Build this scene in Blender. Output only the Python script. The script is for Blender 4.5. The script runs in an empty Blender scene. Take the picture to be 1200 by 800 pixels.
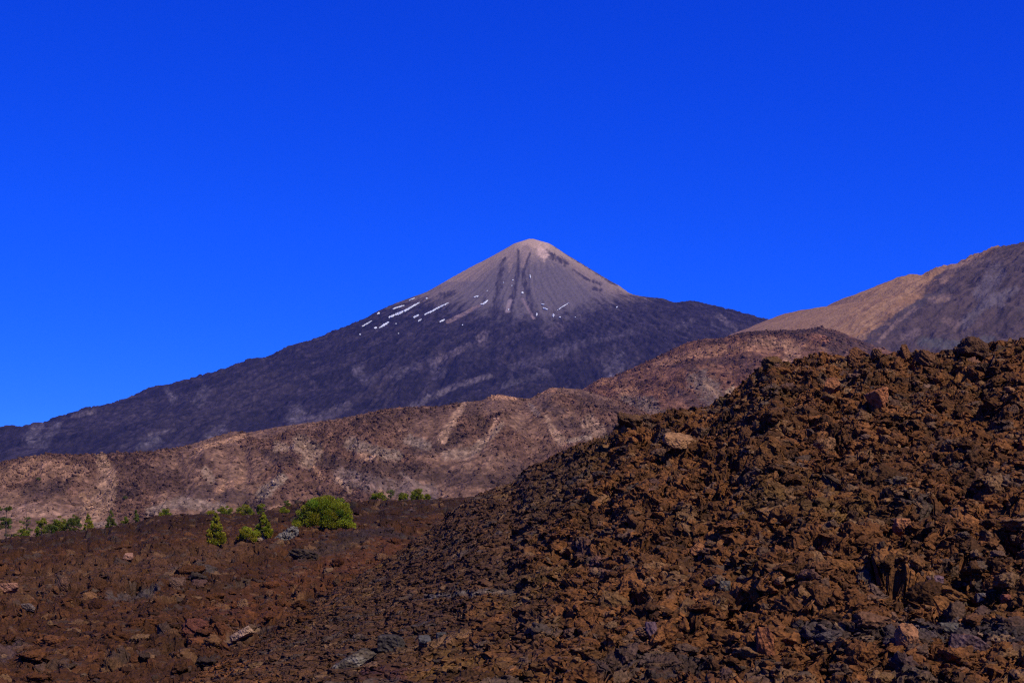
import bpy, math, random, time
import numpy as np
T0 = time.time()
C = bpy.context.scene
COL = C.collection
F = 1667.0                      # focal length of the view in photo pixels (1200 wide), horizon at row 600
f32 = np.float32
rng = np.random.default_rng(7)

# ------------------------------------------------------------------ noise
_a = np.random.default_rng(1).uniform(0, 2*np.pi, 512)
GX, GY = np.cos(_a).astype(f32), np.sin(_a).astype(f32)

PERM = np.random.default_rng(2).permutation(1024).astype(np.int32)
def _hash(ix, iy, seed):
    return PERM[(PERM[(ix+(seed*37)) & 1023]+iy+seed*101) & 1023]

def perlin(x, y, seed=0):
    x = np.asarray(x, np.float64); y = np.asarray(y, np.float64)
    xf = np.floor(x); yf = np.floor(y)
    fx = (x-xf).astype(f32); fy = (y-yf).astype(f32)
    xi = xf.astype(np.int32); yi = yf.astype(np.int32)
    u = fx*fx*fx*(fx*(fx*6-15)+10); v = fy*fy*fy*(fy*(fy*6-15)+10)
    p0 = PERM[(xi+(seed*37)) & 1023]+yi+seed*101; p1 = PERM[(xi+1+(seed*37)) & 1023]+yi+seed*101
    def g(p, ox, oy):
        h = PERM[(p+oy) & 1023] & 511
        return GX[h]*(fx-ox) + GY[h]*(fy-oy)
    a = g(p0, 0, 0); b = g(p1, 1, 0); c = g(p0, 0, 1); d = g(p1, 1, 1)
    ab = a + u*(b-a)
    return (ab + v*((c + u*(d-c)) - ab))*f32(1.5)

def fbm(x, y, octs=4, seed=0, gain=.5, lac=2.03):
    s = 0; a = 1.0; n = 0
    for o in range(octs):
        s = s + a*perlin(x, y, seed+o*17); n += a
        x = x*lac+3.7; y = y*lac-1.3; a *= gain
    return s/n

def ridged(x, y, octs=4, seed=0, gain=.5, lac=2.05):
    s = 0; a = 1.0; n = 0
    for o in range(octs):
        s = s + a*(1-2*np.abs(perlin(x, y, seed+o*31))); n += a
        x = x*lac+1.7; y = y*lac+5.3; a *= gain
    return s/n

def h01(ix, iy, seed):
    return _hash(ix, iy, seed).astype(f32)*f32(1/1023)

def rubble(x, y, scale, seed=0, tilt=.5, keep=1.0):
    """height of tightly packed tilted blocks of about this size; returns height (in units of scale) and a block id 0..1"""
    x = np.asarray(x, np.float64)/scale; y = np.asarray(y, np.float64)/scale
    wx = (perlin(x*1.3, y*1.3, seed+90)*.28); wy = (perlin(x*1.3+9, y*1.3, seed+91)*.28)
    x = x+wx; y = y+wy
    xi = np.floor(x).astype(np.int32); yi = np.floor(y).astype(np.int32)
    fx = (x-xi).astype(f32); fy = (y-yi).astype(f32)
    best = np.full(fx.shape, -0.12, f32); bid = np.zeros(fx.shape, f32)
    for ox in (-1, 0, 1):
        for oy in (-1, 0, 1):
            cx, cy = xi+ox, yi+oy
            r = h01(cx, cy, seed+3)*.45+.38
            dx = fx - (ox + h01(cx, cy, seed+1)); dy = fy - (oy + h01(cx, cy, seed+2))
            tx = (h01(cx, cy, seed+4)-.5)*2*tilt; ty = (h01(cx, cy, seed+5)-.5)*2*tilt
            q = 1-(np.abs(dx)**2.6+np.abs(dy)**2.6)/(r**2.6)
            hh = np.where(q > 0, r*.95*np.maximum(q, 1e-4)**.62 + tx*dx + ty*dy + (h01(cx, cy, seed+6)-.5)*.3, -0.12)
            if keep < 1: hh = np.where(h01(cx, cy, seed+7) < keep, hh, -0.12)
            m = hh > best
            best = np.where(m, hh, best); bid = np.where(m, h01(cx, cy, seed+8), bid)
    return best, bid

def sstep(a, b, x):
    t = np.clip((x-a)/(b-a), 0, 1)
    return t*t*(3-2*t)

def seg_dist(px, py, pts, w0, w1=None):
    """distance to a polyline in units of its own (varying) width"""
    if w1 is None: w1 = w0
    best = np.full(np.shape(px), 1e9, f32)
    n = len(pts)
    if n == 1: pts = [pts[0], (pts[0][0]+.01, pts[0][1])]; n = 2
    for i in range(n-1):
        (ax, ay), (bx, by) = pts[i], pts[i+1]
        dx, dy = bx-ax, by-ay
        t = np.clip(((px-ax)*dx+(py-ay)*dy)/(dx*dx+dy*dy), 0, 1)
        w = w0+(w1-w0)*((i+t)/(n-1))
        best = np.minimum(best, np.hypot(px-ax-t*dx, py-ay-t*dy)/w)
    return best

def tab(pts):
    a = np.array(pts, float)
    return lambda v: np.interp(v, a[:, 0], a[:, 1])

# ------------------------------------------------------------------ object helpers
def tag(o, label=None, cat=None, group=None, kind=None):
    if label: o['label'] = label
    if cat: o['category'] = cat
    if group: o['group'] = group
    if kind: o['kind'] = kind
    return o

def make_mesh(name, verts, faces, mat, colors=None, smooth=False, parent=None):
    """faces: (n,3) or (n,4) array"""
    verts = np.asarray(verts, f32); faces = np.asarray(faces, np.int32)
    k = faces.shape[1]
    me = bpy.data.meshes.new(name)
    me.vertices.add(len(verts)); me.vertices.foreach_set('co', verts.ravel())
    me.loops.add(faces.size); me.loops.foreach_set('vertex_index', faces.ravel())
    me.polygons.add(len(faces)); me.polygons.foreach_set('loop_start', np.arange(len(faces), dtype=np.int32)*k)
    if smooth: me.polygons.foreach_set('use_smooth', np.ones(len(faces), bool))
    me.update(calc_edges=True)
    if colors is not None:
        at = me.color_attributes.new('Col', 'FLOAT_COLOR', 'POINT')
        c4 = np.ones((len(verts), 4), f32); c4[:, :3] = colors
        at.data.foreach_set('color', c4.ravel())
    me.materials.append(mat)
    o = bpy.data.objects.new(name, me); COL.objects.link(o)
    if parent: o.parent = parent
    return o

def grid_faces(nr, nc):
    i = np.arange(nr*nc, dtype=np.int32).reshape(nr, nc)
    return np.stack([i[:-1, :-1], i[:-1, 1:], i[1:, 1:], i[1:, :-1]], -1).reshape(-1, 4)

# ------------------------------------------------------------------ materials
def new_mat(name):
    m = bpy.data.materials.new(name); m.use_nodes = True
    nt = m.node_tree
    return m, nt, nt.nodes['Principled BSDF']

def ground_mat(name, scale, bump, var=.55, rough=.95, dist=.1):
    """albedo from the 'Col' attribute, broken up by fine noise, with bump of the same grain"""
    m, nt, b = new_mat(name)
    N, L = nt.nodes.new, nt.links.new
    at = N('ShaderNodeAttribute'); at.attribute_name = 'Col'
    tc = N('ShaderNodeTexCoord')
    n1 = N('ShaderNodeTexNoise'); n1.inputs['Scale'].default_value = scale; n1.inputs['Detail'].default_value = 6; n1.inputs['Roughness'].default_value = .68
    n2 = N('ShaderNodeTexVoronoi'); n2.inputs['Scale'].default_value = scale*1.7
    L(tc.outputs['Object'], n1.inputs['Vector']); L(tc.outputs['Object'], n2.inputs['Vector'])
    mr = N('ShaderNodeMapRange'); mr.inputs['From Min'].default_value = .3; mr.inputs['From Max'].default_value = .7
    mr.inputs['To Min'].default_value = (1-var)*.62; mr.inputs['To Max'].default_value = (1+var)*.62
    L(n1.outputs['Fac'], mr.inputs['Value'])
    mx = N('ShaderNodeMix'); mx.data_type = 'RGBA'; mx.blend_type = 'MULTIPLY'; mx.inputs['Factor'].default_value = 1
    L(at.outputs['Color'], mx.inputs['A']); L(mr.outputs['Result'], mx.inputs['B'])
    L(mx.outputs['Result'], b.inputs['Base Color'])
    b.inputs['Roughness'].default_value = rough; b.inputs['Specular IOR Level'].default_value = .12
    ad = N('ShaderNodeMath'); ad.operation = 'ADD'
    L(n1.outputs['Fac'], ad.inputs[0]); L(n2.outputs['Distance'], ad.inputs[1])
    bp = N('ShaderNodeBump'); bp.inputs['Strength'].default_value = bump; bp.inputs['Distance'].default_value = dist
    L(ad.outputs[0], bp.inputs['Height']); L(bp.outputs['Normal'], b.inputs['Normal'])
    return m

M_far = ground_mat('volcano_lava', .09, .35, .26, dist=5)
M_mid = ground_mat('hill_lava', .16, .7, .5, dist=2.5)
M_fg = ground_mat('clinker_lava', 4.5, .8, .6, dist=.12)
M_ground = ground_mat('plain', .02, .3, .3, dist=2)

def snow_mat():
    m, nt, b = new_mat('old_snow')
    N, L = nt.nodes.new, nt.links.new
    n = N('ShaderNodeTexNoise'); n.inputs['Scale'].default_value = .08
    tc = N('ShaderNodeTexCoord'); L(tc.outputs['Object'], n.inputs['Vector'])
    r = N('ShaderNodeValToRGB'); r.color_ramp.elements[0].color = (.36, .38, .42, 1); r.color_ramp.elements[1].color = (.7, .7, .72, 1)
    L(n.outputs['Fac'], r.inputs['Fac']); L(r.outputs['Color'], b.inputs['Base Color'])
    b.inputs['Roughness'].default_value = .7
    return m
M_snow = snow_mat()

def leaf_mat():
    m, nt, b = new_mat('pine_needles')
    N, L = nt.nodes.new, nt.links.new
    at = N('ShaderNodeAttribute'); at.attribute_name = 'Col'
    n = N('ShaderNodeTexNoise'); n.inputs['Scale'].default_value = 1.6
    tc = N('ShaderNodeTexCoord'); L(tc.outputs['Object'], n.inputs['Vector'])
    mr = N('ShaderNodeMapRange'); mr.inputs['To Min'].default_value = .6; mr.inputs['To Max'].default_value = 1.4
    L(n.outputs['Fac'], mr.inputs['Value'])
    mx = N('ShaderNodeMix'); mx.data_type = 'RGBA'; mx.blend_type = 'MULTIPLY'; mx.inputs['Factor'].default_value = 1
    L(at.outputs['Color'], mx.inputs['A']); L(mr.outputs['Result'], mx.inputs['B'])
    L(mx.outputs['Result'], b.inputs['Base Color'])
    b.inputs['Roughness'].default_value = .6; b.inputs['Specular IOR Level'].default_value = .25
    tr = N('ShaderNodeBsdfTranslucent'); L(mx.outputs['Result'], tr.inputs['Color'])
    ms = N('ShaderNodeMixShader'); ms.inputs['Fac'].default_value = .4
    L(b.outputs['BSDF'], ms.inputs[1]); L(tr.outputs['BSDF'], ms.inputs[2])
    L(ms.outputs['Shader'], nt.nodes['Material Output'].inputs['Surface'])
    return m
M_leaf = leaf_mat()

def bark_mat():
    m, nt, b = new_mat('pine_bark')
    N, L = nt.nodes.new, nt.links.new
    n = N('ShaderNodeTexNoise'); n.inputs['Scale'].default_value = 9
    r = N('ShaderNodeValToRGB'); r.color_ramp.elements[0].color = (.03, .02, .015, 1); r.color_ramp.elements[1].color = (.11, .07, .05, 1)
    L(n.outputs['Fac'], r.inputs['Fac']); L(r.outputs['Color'], b.inputs['Base Color'])
    b.inputs['Roughness'].default_value = .95
    return m
M_bark = bark_mat()

# ------------------------------------------------------------------ VOLCANO (cone 7.5 km away)
VD = 7500.0; VX = (622-600)/F*VD; K = VD/F
sky_v = [(0,502),(10,501),(17,502),(32,497),(50,495),(75,486),(100,478),(115,475.5),(135,471),(160,462),(177,453),(200,450),
 (215,447),(225,442),(240,439),(250,436),(275,427),(300,422),(340,406),(370,396),(400,384),(425,374),(450,361),(475,351),(500,342),(525,328),
 (550,314),(575,301),(595,290),(607,282),(617,279),(622,279)]
r_l = [(622-x, (600-y)) for x, y in sky_v][::-1]
r_l += [(760, 55), (900, 10), (1100, -30)]
HL = tab([(r*K, h*K) for r, h in r_l])
sky_vr = [(622,279),(628,280),(631,283),(634,281),(640,283),(650,289),(662,297),(675,305),(700,320),(725,335),(741,345),(757,348),(775,350),
 (795,354.5),(810,352.5),(830,356),(850,361),(875,367.5),(900,374.5),(960,398),(1050,430),(1250,500),(1500,600),(1800,640)]
HR = tab([((x-622)*K, (600-y)*K) for x, y in sky_vr])
HF = tab([(0,1440),(120,1400),(300,1283),(600,1085),(850,938),(1050,862),(1400,745),(2000,530),(2800,290),(3600,90),(4300,-60),(5200,-80)])
HB = tab([(0,1440),(120,1400),(850,900),(2000,560),(5000,-80)])

def z_volcano(x, y):
    dx = x-VX; dy = y-VD
    r = np.hypot(dx, dy)+1e-3
    c = dx/r; s = dy/r
    wl = np.where(c < 0, c*c, 0); wr = np.where(c > 0, c*c, 0)
    wf = np.where(s < 0, s*s, 0); wb = np.where(s > 0, s*s, 0)
    z = wl*HL(r)+wr*HR(r)+wf*HF(r)+wb*HB(r)
    th = np.arctan2(dy, dx)
    lr = np.log(r+60)
    amp = sstep(60, 900, r)*np.where(s < 0, 1, .5)
    warp = perlin(x/500, y/900, 41)*.12
    # gullies and lava tongues running down the flank
    z = z + amp*(ridged((th+warp)*8, lr*1.3, 4, 5)-.1)*(9+22*sstep(700, 2200, r))
    z = z + amp*ridged((th+warp*.6)*24, lr*2.6, 3, 77)*(4+7*sstep(800, 1800, r))
    # blocky lava below the smooth ash cone
    rough = sstep(620, 1000, r+perlin(x/170, y/170, 8)*240)
    rb, _ = rubble(x, y*.35, 34, 43, .7, .7); rb2, _ = rubble(x, y*.45, 15, 44, .7, .7)
    z = z + rough*(ridged(th*34+warp*20, lr*7, 4, 12, .6)*9+rb*7+rb2*4.5) + fbm(th*30, lr*5, 3, 19)*1.5*sstep(40, 200, r) - ridged((th+warp)*17, lr*1.1, 3, 25)*7*sstep(120, 420, r)*sstep(1100, 700, r)
    # crater notch in the summit
    return z

DARKS = [([(592,302),(589,306),(585,332),(580,362),(574,385)], 1.6, 5), ([(607,293),(607,320),(602,342),(597,365),(590,390)], 1.5, 4.5),
         ([(621,296),(613,320),(617,340),(625,364),(632,380)], 1.2, 5), ([(643,298),(652,302),(664,308)], 3.5, 3), ([(650,288),(676,305),(702,321),(722,334)], 1.3, 1.6),
         ([(518,347),(532,343)], 4, 3), ([(697,338),(703,340)], 2.5, 2.5), ([(672,316),(686,326),(704,333)], 1.2, 2)]
PALES = [([(632,289),(636,297)], 2.5, 6, (.7,.5,.36)), ([(606,282),(622,284),(640,287)], 4, 4, (.55,.39,.26)),
         ([(600,297),(597,318)], 4, 1.6, (.29,.215,.165)), ([(617,291),(612,312)], 4, 1.6, (.3,.22,.165)), 
         ([(598,352),(595,364)], 1.8, 2, (.33,.26,.25)), ([(565,356),(545,367),(525,377)], 1.5, 2, (.27,.19,.16)), ([(612,350),(625,372)], 1.2, 1.5, (.25,.18,.17)),
         ([(550,405),(530,414),(507,425)], 3, 4, (.22,.17,.16)), ([(572,439),(545,448),(520,457)], 2, 3, (.21,.165,.155)), ([(567,388),(565,397)], 2, 8, (.20,.155,.15)),
         ([(507,425),(512,440),(518,436)], 5, 5, (.13,.11,.13)), ([(490,428),(462,440)], 4, 5, (.13,.11,.12)), ([(418,432),(430,444)], 6, 6, (.13,.11,.13)),
         ([(47,497),(37,515)], 5, 8, (.19,.165,.165)), ([(66,500),(50,520)], 5, 5, (.16,.14,.15)), ([(85,487),(110,482)], 2, 2.5, (.22,.18,.16)), ([(260,503),(250,510)], 5, 7, (.2,.17,.17)),
         ([(165,525),(180,518)], 5, 8, (.17,.15,.15)), ([(175,510),(205,503)], 2, 2, (.2,.165,.15)), ([(407,475),(385,486),(367,492)], 5, 5, (.22,.18,.175)), ([(347,484),(345,496)], 8, 9, (.18,.155,.16)),
         ([(575,440),(530,454),(485,474)], 2, 4, (.23,.19,.18)), ([(725,420),(722,436)], 6, 11, (.17,.145,.155)), ([(707,424),(716,440)], 2, 3, (.2,.17,.165)), ([(843,370),(852,378),(862,385)], 3, 2.5, (.19,.15,.14)),
         ([(195,456),(203,468)], 3, 4, (.17,.145,.15)), ([(240,458),(230,472)], 6, 5, (.14,.12,.13)), ([(660,380),(645,392)], 4, 6, (.16,.12,.12)), ([(790,386),(812,376)], 2, 3, (.15,.125,.12)),
         ([(645,410),(690,400),(740,388)], 4, 4, (.12,.1,.11)), ([(600,430),(640,420),(670,408)], 4, 5, (.12,.1,.11)), ([(835,380),(860,392)],2,2,(.14,.12,.12)), ([(590,452),(640,436)], 3, 4, (.13,.11,.115))]

def blend(c, m, col):
    return c*(1-m[:, None]) + np.asarray(col, f32)[None]*m[:, None]

def strokes(c, px, py, lst, wn=.55, nseed=300, freq=.09, gain=1.0, lo=.2, tex=1.0):
    n1 = fbm(px*freq, py*freq*1.6, 3, nseed); n2 = fbm(px*.33, py*.33, 3, nseed+5, .7); n3 = fbm(px*.21, py*.16, 4, nseed+9, .7)
    for pts, w0, w1, col in lst:
        d = seg_dist(px, py, pts, w0*1.15, w1*1.15) + n1*wn*1.3 + n2*.6
        c = blend(c, sstep(1.3, .65, d)*.92*np.clip(.85+1.3*n3, lo, 1)*tex, np.asarray(col)*gain)
    return c

def fix_cone(zf, name, pxs, sky, cx, k, y0, y1, left=True, rounds=3):
    """adjust a radial height table until the skyline it makes is the one seen"""
    u = (pxs-600)/F; d = np.linspace(y0, y1, 150)[:, None]; D = np.broadcast_to(d, (150, len(pxs)))
    target = np.interp(pxs, [p[0] for p in sky], [p[1] for p in sky])
    for _ in range(rounds):
        e = 600-F*(zf((u*D).ravel(), D.ravel()).reshape(D.shape)/D).max(0)
        dz = np.convolve(np.pad((e-target)*k, 2, mode='edge'), np.ones(5)/5, 'valid')
        r = np.abs(pxs-cx)*k; o = np.argsort(r)
        old = globals()[name]; rr = np.concatenate([[0], r[o], np.linspace(r.max()+100, r.max()+2500, 12)])
        add = np.interp(rr, np.concatenate([[0], r[o]]), np.concatenate([[0], dz[o]]))
        globals()[name] = tab(np.stack([rr, old(rr)+add*.9], 1))
fix_cone(z_volcano, 'HL', np.linspace(-20, 600, 160), sky_v, 622, K, 5200, 7900)
fix_cone(z_volcano, 'HR', np.linspace(645, 905, 80), sky_vr, 622, K, 5600, 8000)

def col_volcano(v):
    x, y, z = v[:, 0].astype(float), v[:, 1].astype(float), v[:, 2].astype(float)
    px = 600+F*x/y; py = 600-F*z/y
    dx = x-VX; dy = y-VD; r = np.hypot(dx, dy); th = np.arctan2(dy, dx); lr = np.log(r+60)
    n = fbm(th*22+perlin(x/500, y/900, 41)*2, lr*6, 4, 210, .6); st = fbm(th*60+perlin(x/500, y/900, 41)*3, lr*3, 4, 220, .6)
    ash = np.zeros((len(x), 3), f32)+np.array([.165, .138, .132], f32)
    ash = blend(ash, sstep(-.05, .45, st)*.5, (.21, .165, .15))
    ash = blend(ash, sstep(420, 60, r+n*140), (.56, .41, .27))
    tanw = np.clip(sstep(.3, .95, np.abs(np.cos(th))+n*.12+st*.1)*np.where(py > 330, sstep(620, 690, px)*.8+.6*sstep(590, 520, px), 1), 0, 1)
    ash = blend(ash, tanw*.85, (.47, .335, .215))
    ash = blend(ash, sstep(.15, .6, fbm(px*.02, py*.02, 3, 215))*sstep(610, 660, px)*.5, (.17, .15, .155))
    lava = np.zeros((len(x), 3), f32)+np.array([.034, .027, .034], f32)
    band = ridged(th*9+perlin(x/500, y/900, 41)*1.6, lr*1.4, 4, 261)
    lava = blend(lava, sstep(.42, .75, band)*.7, (.07, .055, .06)); lava = blend(lava, sstep(.34, .02, band)*.65, (.024, .019, .025))
    lava = blend(lava, sstep(.0, .5, st)*.6, (.072, .056, .062))
    lava = blend(lava, sstep(.12, .5, n)*.5, (.085, .064, .062))
    lava = blend(lava, sstep(.1, .55, fbm(x/11, y/40, 3, 233, .7))*.3, (.11, .088, .09))
    lava = blend(lava, sstep(.05, .4, -fbm(x/24, y/80, 4, 239, .6))*.6, (.026, .022, .026))
    rib = ridged(th*44+perlin(x/300, y/700, 47)*2.5, lr*5, 4, 271, .6)
    lava = blend(lava, sstep(.55, .85, rib)*.75, (.017, .014, .02)); lava = blend(lava, sstep(.1, -.25, rib)*.55, (.1, .08, .082))
    edge = 350 + np.interp(px, [380, 440, 500, 560, 600, 640, 690, 745, 800], [10, -2, -2, 12, 18, 26, 10, -6, -20])
    w = sstep(-16, 16, py-edge+n*26+st*14)
    c = ash*(1-w[:, None])+lava*w[:, None]
    for pts, w0, w1 in DARKS:
        d = seg_dist(px, py, pts, w0, w1)+n*1.1+fbm(px*.35, py*.2, 3, 9, .7)*1.3
        c = blend(c, sstep(1.4, .55, d)*.92*np.clip(.85+1.1*fbm(px*.3, py*.09, 3, 14), .4, 1), (.05, .04, .046))
    c = strokes(c, px, py, PALES[:7], gain=1.15, lo=.45)
    c = strokes(c, px, py, PALES[7:], gain=.95, lo=.1, wn=.7, tex=.28+.72*sstep(-.2, .32, .6*fbm(th*75+perlin(x/300, y/700, 47)*2, lr*7, 4, 291, .65)+.5*fbm(x/9, y/30, 3, 292, .7)))
    _, bid = rubble(x, y*.45, 15, 44, .7, .7)
    c = c*(1+.2*((bid > .75)*1.0-(bid < .3)*1.0)*w)[:, None]
    return np.clip(c*(1+(.12+.4*w)[:, None]*fbm(x/14, y/36, 2, 250)[:, None]), .008, .9)*np.array([1.03, .95, .98], f32)

def build_volcano():
    # fine on the slopes that face the camera
    nu, nd = 1250, 620
    u = np.linspace(-.52, .46, nu)
    e = np.linspace(0, 1, nd)
    d = 3000+ (8300-3000)*(e**.85)
    U, D = np.meshgrid(u, d)
    x = (U*D).ravel(); y = D.ravel()
    z = z_volcano(x, y)
    v = np.stack([x, y, z], 1)
    o = make_mesh('mountain', v, grid_faces(nd, nu), M_far, col_volcano(v), smooth=True)
    tag(o, 'dark volcano with a pale ash cone at its summit and snow streaks', 'mountain', kind='structure')
build_volcano()

# ------------------------------------------------------------------ RIGHT MOUNTAIN (4.8 km)
RD = 4800.0; RX = (1290-600)/F*RD; RK = RD/F
sky_r = [(780,430),(847,396),(872,386),(900,374.5),(910,372),(922,368),(940,366),(960,360),(990,350),(1010,342),(1035,332),(1060,326),(1090,317),(1112,311),(1130,304),
 (1150,296),(1171,288),(1185,287),(1200,285),(1240,280),(1290,277)]
r2 = [((1290-x)*RK, (600-y)*RK) for x, y in sky_r][::-1] + [(1800, 400), (2500, 180), (3300, -30), (4000, -60)]
RL = tab(r2)
RF = tab([(0,927),(200,880),(600,750),(1000,600),(1500,400),(2000,222),(2700,40),(3300,-40)])
def z_right(x, y):
    dx = x-RX; dy = y-RD
    r = np.hypot(dx, dy)+1e-3; c = dx/r; s = dy/r
    z = c*c*RL(r) + s*s*RF(r)
    th = np.arctan2(dy, dx); lr = np.log(r+200)
    w = sstep(1115, 1020, 600+F*x/y + (600-F*z/y-310)*1.05)     # smooth pumice side
    g = ridged(th*14+perlin(x/300, y/300, 3)*.8, lr*3, 4, 51)
    z = z + g*(1.5+14*(1-w))*sstep(30, 300, r) + (1-w)*fbm(x/70, y/70, 5, 55, .6)*18 + fbm(x/60, y/60, 3, 57)*2
    return z
fix_cone(z_right, 'RL', np.linspace(850, 1230, 110), sky_r, 1290, RK, 3000, 5400)
R_ST = [([(1060,385),(1020,398),(1000,405)], 2, 2, (.07,.05,.055)), ([(1083,350),(1050,370),(1018,395)], 2, 3, (.075,.055,.06)), ([(1112,316),(1095,328),(1085,338)], 2, 3, (.09,.06,.06)),
        ([(1115,338),(1085,350),(1060,372)], 4, 4, (.09,.066,.065)), ([(1075,360),(1050,378),(1030,400)], 2, 2, (.26,.16,.12)), ([(1150,298),(1120,312),(1105,330)], 3, 4, (.27,.16,.11)),
        ([(1168,320),(1150,345),(1170,350)], 9, 8, (.15,.115,.12)), ([(1190,340),(1150,360),(1130,380)], 4, 5, (.15,.115,.115)), ([(1090,352),(1110,348)], 3, 4, (.26,.16,.12)),
        ([(1105,375),(1120,380)], 3, 4, (.2,.125,.1)), ([(1060,395),(1075,388)], 4, 4, (.2,.13,.11)), ([(1140,310),(1165,300)], 3, 4, (.17,.11,.09)), ([(1080,400),(1120,405),(1160,400)], 5, 6, (.11,.1,.09))]
def col_right(v):
    x, y, z = v[:, 0].astype(float), v[:, 1].astype(float), v[:, 2].astype(float)
    px = 600+F*x/y; py = 600-F*z/y
    dx = x-RX; dy = y-RD; r = np.hypot(dx, dy); th = np.arctan2(dy, dx); lr = np.log(r+200)
    n = fbm(x/70, y/70, 4, 410, .6); st = ridged(th*30+perlin(x/400, y/600, 422), lr*3, 4, 420, .6)*.7-.1
    sm = np.zeros((len(x), 3), f32)+np.array([.38, .195, .09], f32)
    sm = blend(sm, sstep(0, .45, st)*.7, (.46, .26, .135)); sm = blend(sm, sstep(0, .4, -st)*.4, (.31, .16, .11))
    dk = np.zeros((len(x), 3), f32)+np.array([.078, .051, .046], f32)
    rib = ridged(th*34+perlin(x/300, y/500, 447)*2, lr*6, 4, 471, .6)
    dk = blend(dk, sstep(.5, .8, rib)*.7, (.036, .026, .027)); dk = blend(dk, sstep(0, .4, st)*.7, (.15, .095, .078)); dk = blend(dk, sstep(.1, .5, n)*.6, (.06, .046, .052))
    dk = blend(dk, sstep(.2, .55, fbm(x/160, y/160, 3, 431))*.4, (.11, .083, .076))
    w = sstep(8, -8, px - np.interp(py, [280, 296, 311, 340, 360, 385, 400, 420], [1190, 1160, 1118, 1085, 1062, 1030, 1010, 985]) + n*22)
    c = sm*w[:, None]+dk*(1-w[:, None])
    c = strokes(c, px, py, R_ST, gain=1.1, lo=.5, wn=.3, freq=.16, tex=.3+.7*sstep(-.2, .35, st+.5*fbm(x/9, y/25, 3, 492, .7)))
    return np.clip(c*(1+.22*fbm(x/16, y/30, 2, 450)[:, None]), .01, .9)
def build_right():
    nu, nd = 800, 420
    u = np.linspace(.08, .62, nu); d = 2500+(5600-2500)*np.linspace(0, 1, nd)**.9
    U, D = np.meshgrid(u, d); x = (U*D).ravel(); y = D.ravel()
    v = np.stack([x, y, z_right(x, y)], 1)
    o = make_mesh('mountain', v, grid_faces(nd, nu), M_far, col_right(v), smooth=True)
    tag(o, 'broad mountain shoulder at right, tan pumice on its left and dark lava on its right', 'mountain', kind='structure')
build_right()

# ------------------------------------------------------------------ MIDDLE HILLS
class Hill:
    def __init__(s, crest, dist, d0, z0, back, noise, pw=.45):
        s.cy = tab(crest); s.dc = tab(dist); s.d0 = d0; s.z0 = z0; s.back = back; s.noise = noise; s.pw = pw
    def base(s, u, d):
        px = 600+F*u
        dc = s.dc(px); zc = (600-s.cy(px))/F*dc
        d0 = s.d0(px) if callable(s.d0) else s.d0
        z0 = s.z0(px) if callable(s.z0) else s.z0
        t = np.clip((d-d0)/(dc-d0), 0, 1)
        S = (1-s.pw)*t+s.pw*t*t*(3-2*t)
        z = z0+(zc-z0)*S
        return np.where(d > dc, np.maximum(zc-(d-dc)*s.back-((d-dc)**2)*s.back*.004, min(-40., -60)), z), t
    def z(s, x, y):
        u = x/y
        b, t = s.base(u, y)
        return b + s.noise(x, y, u, t)

H1 = [(-300,560),(-80,548),(0,542),(20,537),(50,533),(75,532),(112,534),(137,530),(170,530),(200,526),(225,520),(250,512),(275,505),(287,507),(300,505),(325,500),(362,495),(400,490),
 (425,485),(450,479.5),(475,477),(512,476),(545,471),(565,469),(575,464),(585,462),(600,465),(620,467),(635,460),(645,454),(675,455.5),(685,457),(720,468),(800,500),(1000,560),(1400,600)]
def n_h1(x, y, u, t):
    a = sstep(0, .12, t)
    px = 600+F*u
    big = ridged(x/120+perlin(x/300, y/300, 6)*.6, y/600, 3, 61)*19*a*sstep(1.0, .65, t)
    rb, _ = rubble(x, y, 14, 64, .6, .6); rb2, _ = rubble(x, y, 5.5, 66, .6, .75)
    lava = sstep(-.18, .2, fbm(x/110, y/170, 4, 68, .6))
    return big + a*(fbm(x/45, y/110, 4, 62, .5)*4*sstep(1.1, .8, t) + lava*(rb*3.2*sstep(1.05,.9,t)+rb2*2.2) + (rb2*.4) + fbm(x/7, y/12, 2, 63)*.5)
hill_near = Hill(H1, [(-300,1480),(0,1480),(300,1560),(585,1650),(690,1700),(1400,1700)], lambda px: 1230.+0*px, -30., .3, n_h1)
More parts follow.
